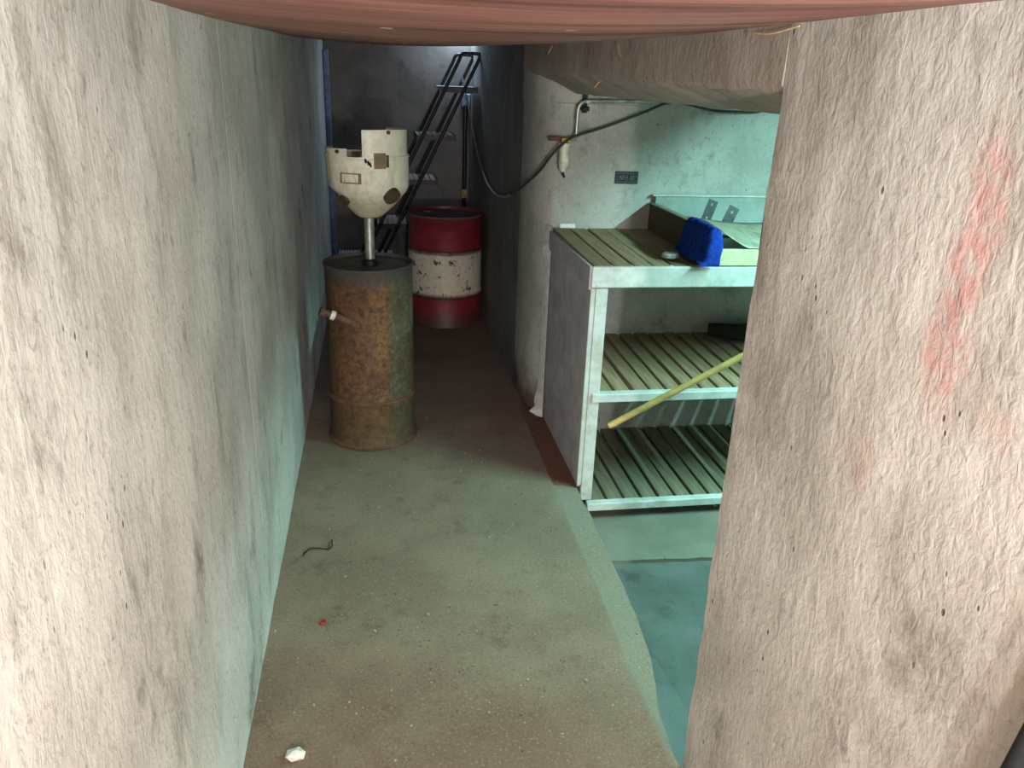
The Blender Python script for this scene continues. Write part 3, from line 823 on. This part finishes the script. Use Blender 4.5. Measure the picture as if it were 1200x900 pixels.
for z, x0, x1 in ((1.130, .275, .53), (.840, .145, .41), (.545, .0, .262)):
    t = obj('tread', grating(x0 + .006, x1 - .006, 5.456, 5.844, z, 7, 5), M['steel_tread'], L, label='bare steel grating')
    b = B()
    for xx in (x0, x1): box(b, xx - .003, xx + .003, 5.452, 5.848, z - .030, z + .002)
    for yy in (5.454, 5.846): box(b, x0, x1, yy - .003, yy + .003, z - .030, z + .002)
    obj('tread_edge', b, M['steel_dark'], t)
t = obj('tread', bx(.42, .672, 5.456, 5.844, 1.424, 1.436), M['steel_tread'], L)
obj('tread_edge', bx(.418, .674, 5.450, 5.457, 1.400, 1.438), M['steel_dark'], t)
# landing at the foot of the ladder
G_ = thing('grating_platform', 'low steel grating platform at the foot of the ladder, behind the rusty drum', 'platform', (-.1, 5.75, 0))
obj('grating', grating(-.280, .10, 5.56, 5.985, .262, 17, 17), M['steel_tread'], G_)
for yy in (5.56, 5.985): obj('edge_bar', bx(-.283, .103, yy - .004, yy + .004, .225, .264), M['steel_dark'], G_)
for xx in (-.265, .085):
    for yy in (5.58, 5.965): obj('leg', bx(xx - .012, xx + .012, yy - .012, yy + .012, .0, .246), M['steel_dark'], G_)
# vertical pipes and junction box
V1 = tag(obj('blue_pipe', tb([(-.306, 5.70, .0), (-.306, 5.70, 1.635)], .021, 14), M['blue_pipe'], smooth=True), 'blue grey upright pipe in the far left corner', 'pipe')
J = thing('junction_box', 'small blue grey box on a dark upright conduit right of the ladder', 'electrical box', (.645, 5.93, 0))
obj('box_body', bx(.615, .680, 5.945, 6.0, 1.30, 1.385, bev=.004), M['box_blue'], J)
obj('conduit', tb([(.645, 5.955, .0), (.645, 5.955, 1.31)], .0155, 12), M['steel_dark'], J, smooth=True)
obj('tag', bx(.622, .660, 5.936, 5.940, .66, .72), M['yellow_tag'], J, label='yellow brown tag')

# ------------------------------------------------------------------ lamp fitting in the side room
F = thing('tube_light', 'white fluorescent fitting under the side room ceiling', 'lamp', (2.05, 1.95, 1.75))
obj('housing', bx(1.96, 2.14, 1.40, 2.50, 1.675, 1.75, bev=.005), M['lamp_white'], F)
for xx in (1.96, 2.14): obj('side_baffle', bx(xx - .003, xx + .003, 1.40, 2.50, 1.622, 1.70), M['lamp_white'], F)  # unseen baffles, added to keep the tube's light off the left wall
for yy in (1.40, 2.50): obj('end_cap', bx(1.96, 2.14, yy - .003, yy + .003, 1.640, 1.70), M['lamp_white'], F)

# ------------------------------------------------------------------ small things
# black pole leaning on the wall next to the camera
p1, p2 = Vector((.664, .546, .825)), Vector((.664, .541, .868))
d = Vector((0, -.006, .05)).normalized()
b = B(); tube(b, [p1 - d * .83, p1 + d * .46], .0095, 14)
tag(obj('walking_stick', b, M['rubber'], smooth=True), 'thin black stick in the bottom right corner beside the wall', 'stick')
hp = [(-.270, 2.30, .006), (-.252, 2.335, .006), (-.22, 2.335, .006), (-.19, 2.325, .007), (-.178, 2.34, .010), (-.182, 2.385, .006)]
tag(obj('wire', tb(smooth_path(hp, 5), .0022, 6), M['rubber'], smooth=True), 'short curled black wire lying on the passage floor', 'wire')
tag(obj('plastic_chip', bx(-.192, -.178, 1.935, 1.953, .001, .009, bev=.002), M['red_chip']), 'tiny red chip on the floor nearer than the wire', 'chip')
rnd = random.Random(5)
def pebble(r, seed):
    b = B(); bmesh.ops.create_icosphere(b, subdivisions=1, radius=r)
    for v in b.verts: v.co *= 1 + .3 * mnoise.noise(v.co * (90) + Vector((seed, 0, 0))); v.co.z *= .6
    return b
PB = [(-.129, 2.17, 'tiny pale pebble on the floor just below the curled black wire'),
      (.357, 2.349, 'tiny pale pebble in mid floor, between the curled wire and the kerb'),
      (.205, 3.402, 'tiny pale pebble on the floor right behind the foot of the rusty drum'),
      (.409, 3.037, 'tiny pale pebble on the floor left of the brown strip by the bench'),
      (.52, 1.62, 'tiny pale pebble close to the kerb edge beside the near doorway wall'),
      (.12, 1.95, 'tiny pale pebble on the floor right of the red chip'),
      (.05, 1.52, 'tiny pale pebble on the nearest floor, right of the plaster lump'),
      (-.02, 2.6, 'tiny pale pebble on the floor in front of the rusty drum')]
base = None
for i, (x, y, lab) in enumerate(PB):
    if base is None: o = base = obj('pebble', pebble(.0062, 1), M['grit'])
    else: o = base.copy(); COL.objects.link(o)
    o.location = (x, y, .003); o.rotation_euler.z = i; s = rnd.uniform(.7, 1.1); o.scale = (s, s, s)
    tag(o, lab, 'pebble', 'loose pebbles on the passage floor')
b = pebble(.022, 9); 
for v in b.verts: v.co.x *= 1.3
o = obj('plaster_lump', b, M['grit_white']); o.location = (-.222, 1.462, .007); tag(o, 'pale plaster lump on the floor at the foot of the left wall', 'lump')
b = B()
for i in range(330):
    x = rnd.uniform(-.32, .64); y = 1.3 + 1.8 * rnd.random() ** 1.4; r = .0012 + .0028 * rnd.random() ** 2.5
    bmesh.ops.create_icosphere(b, subdivisions=1, radius=r, matrix=Matrix.Translation((x, y, r * .4)))
obj('floor_grit', b, M['grit'], kind='stuff', label='fine loose grit scattered over the passage floor')['category'] = 'grit'
# straws caught along the ceiling edge
ST = [((.672, 3.181, 1.619), (.668, 3.221, 1.592), 'straw', 'pale straw hanging from the ceiling edge above the hose, farthest one'),
      ((.672, 2.300, 1.600), (.668, 2.200, 1.556), 'straw', 'pale straw hanging down the lintel below the ceiling edge'),
      ((.676, 2.473, 1.502), (.668, 2.517, 1.478), 'straw_red', 'orange straw on the lower edge of the lintel'),
      ((.674, 1.290, 1.594), (.668, 1.440, 1.590), 'straw', 'curved pale straw at the ceiling edge right of the doorway')]
for p, q, mt, lab in ST:
    p, q = Vector(p), Vector(q); md_ = (p + q) / 2 + Vector((-.004, .004, -.006))
    tag(obj('straw', tb(smooth_path([p, md_, q], 4), .0016, 6), M[mt]), lab, 'straw')
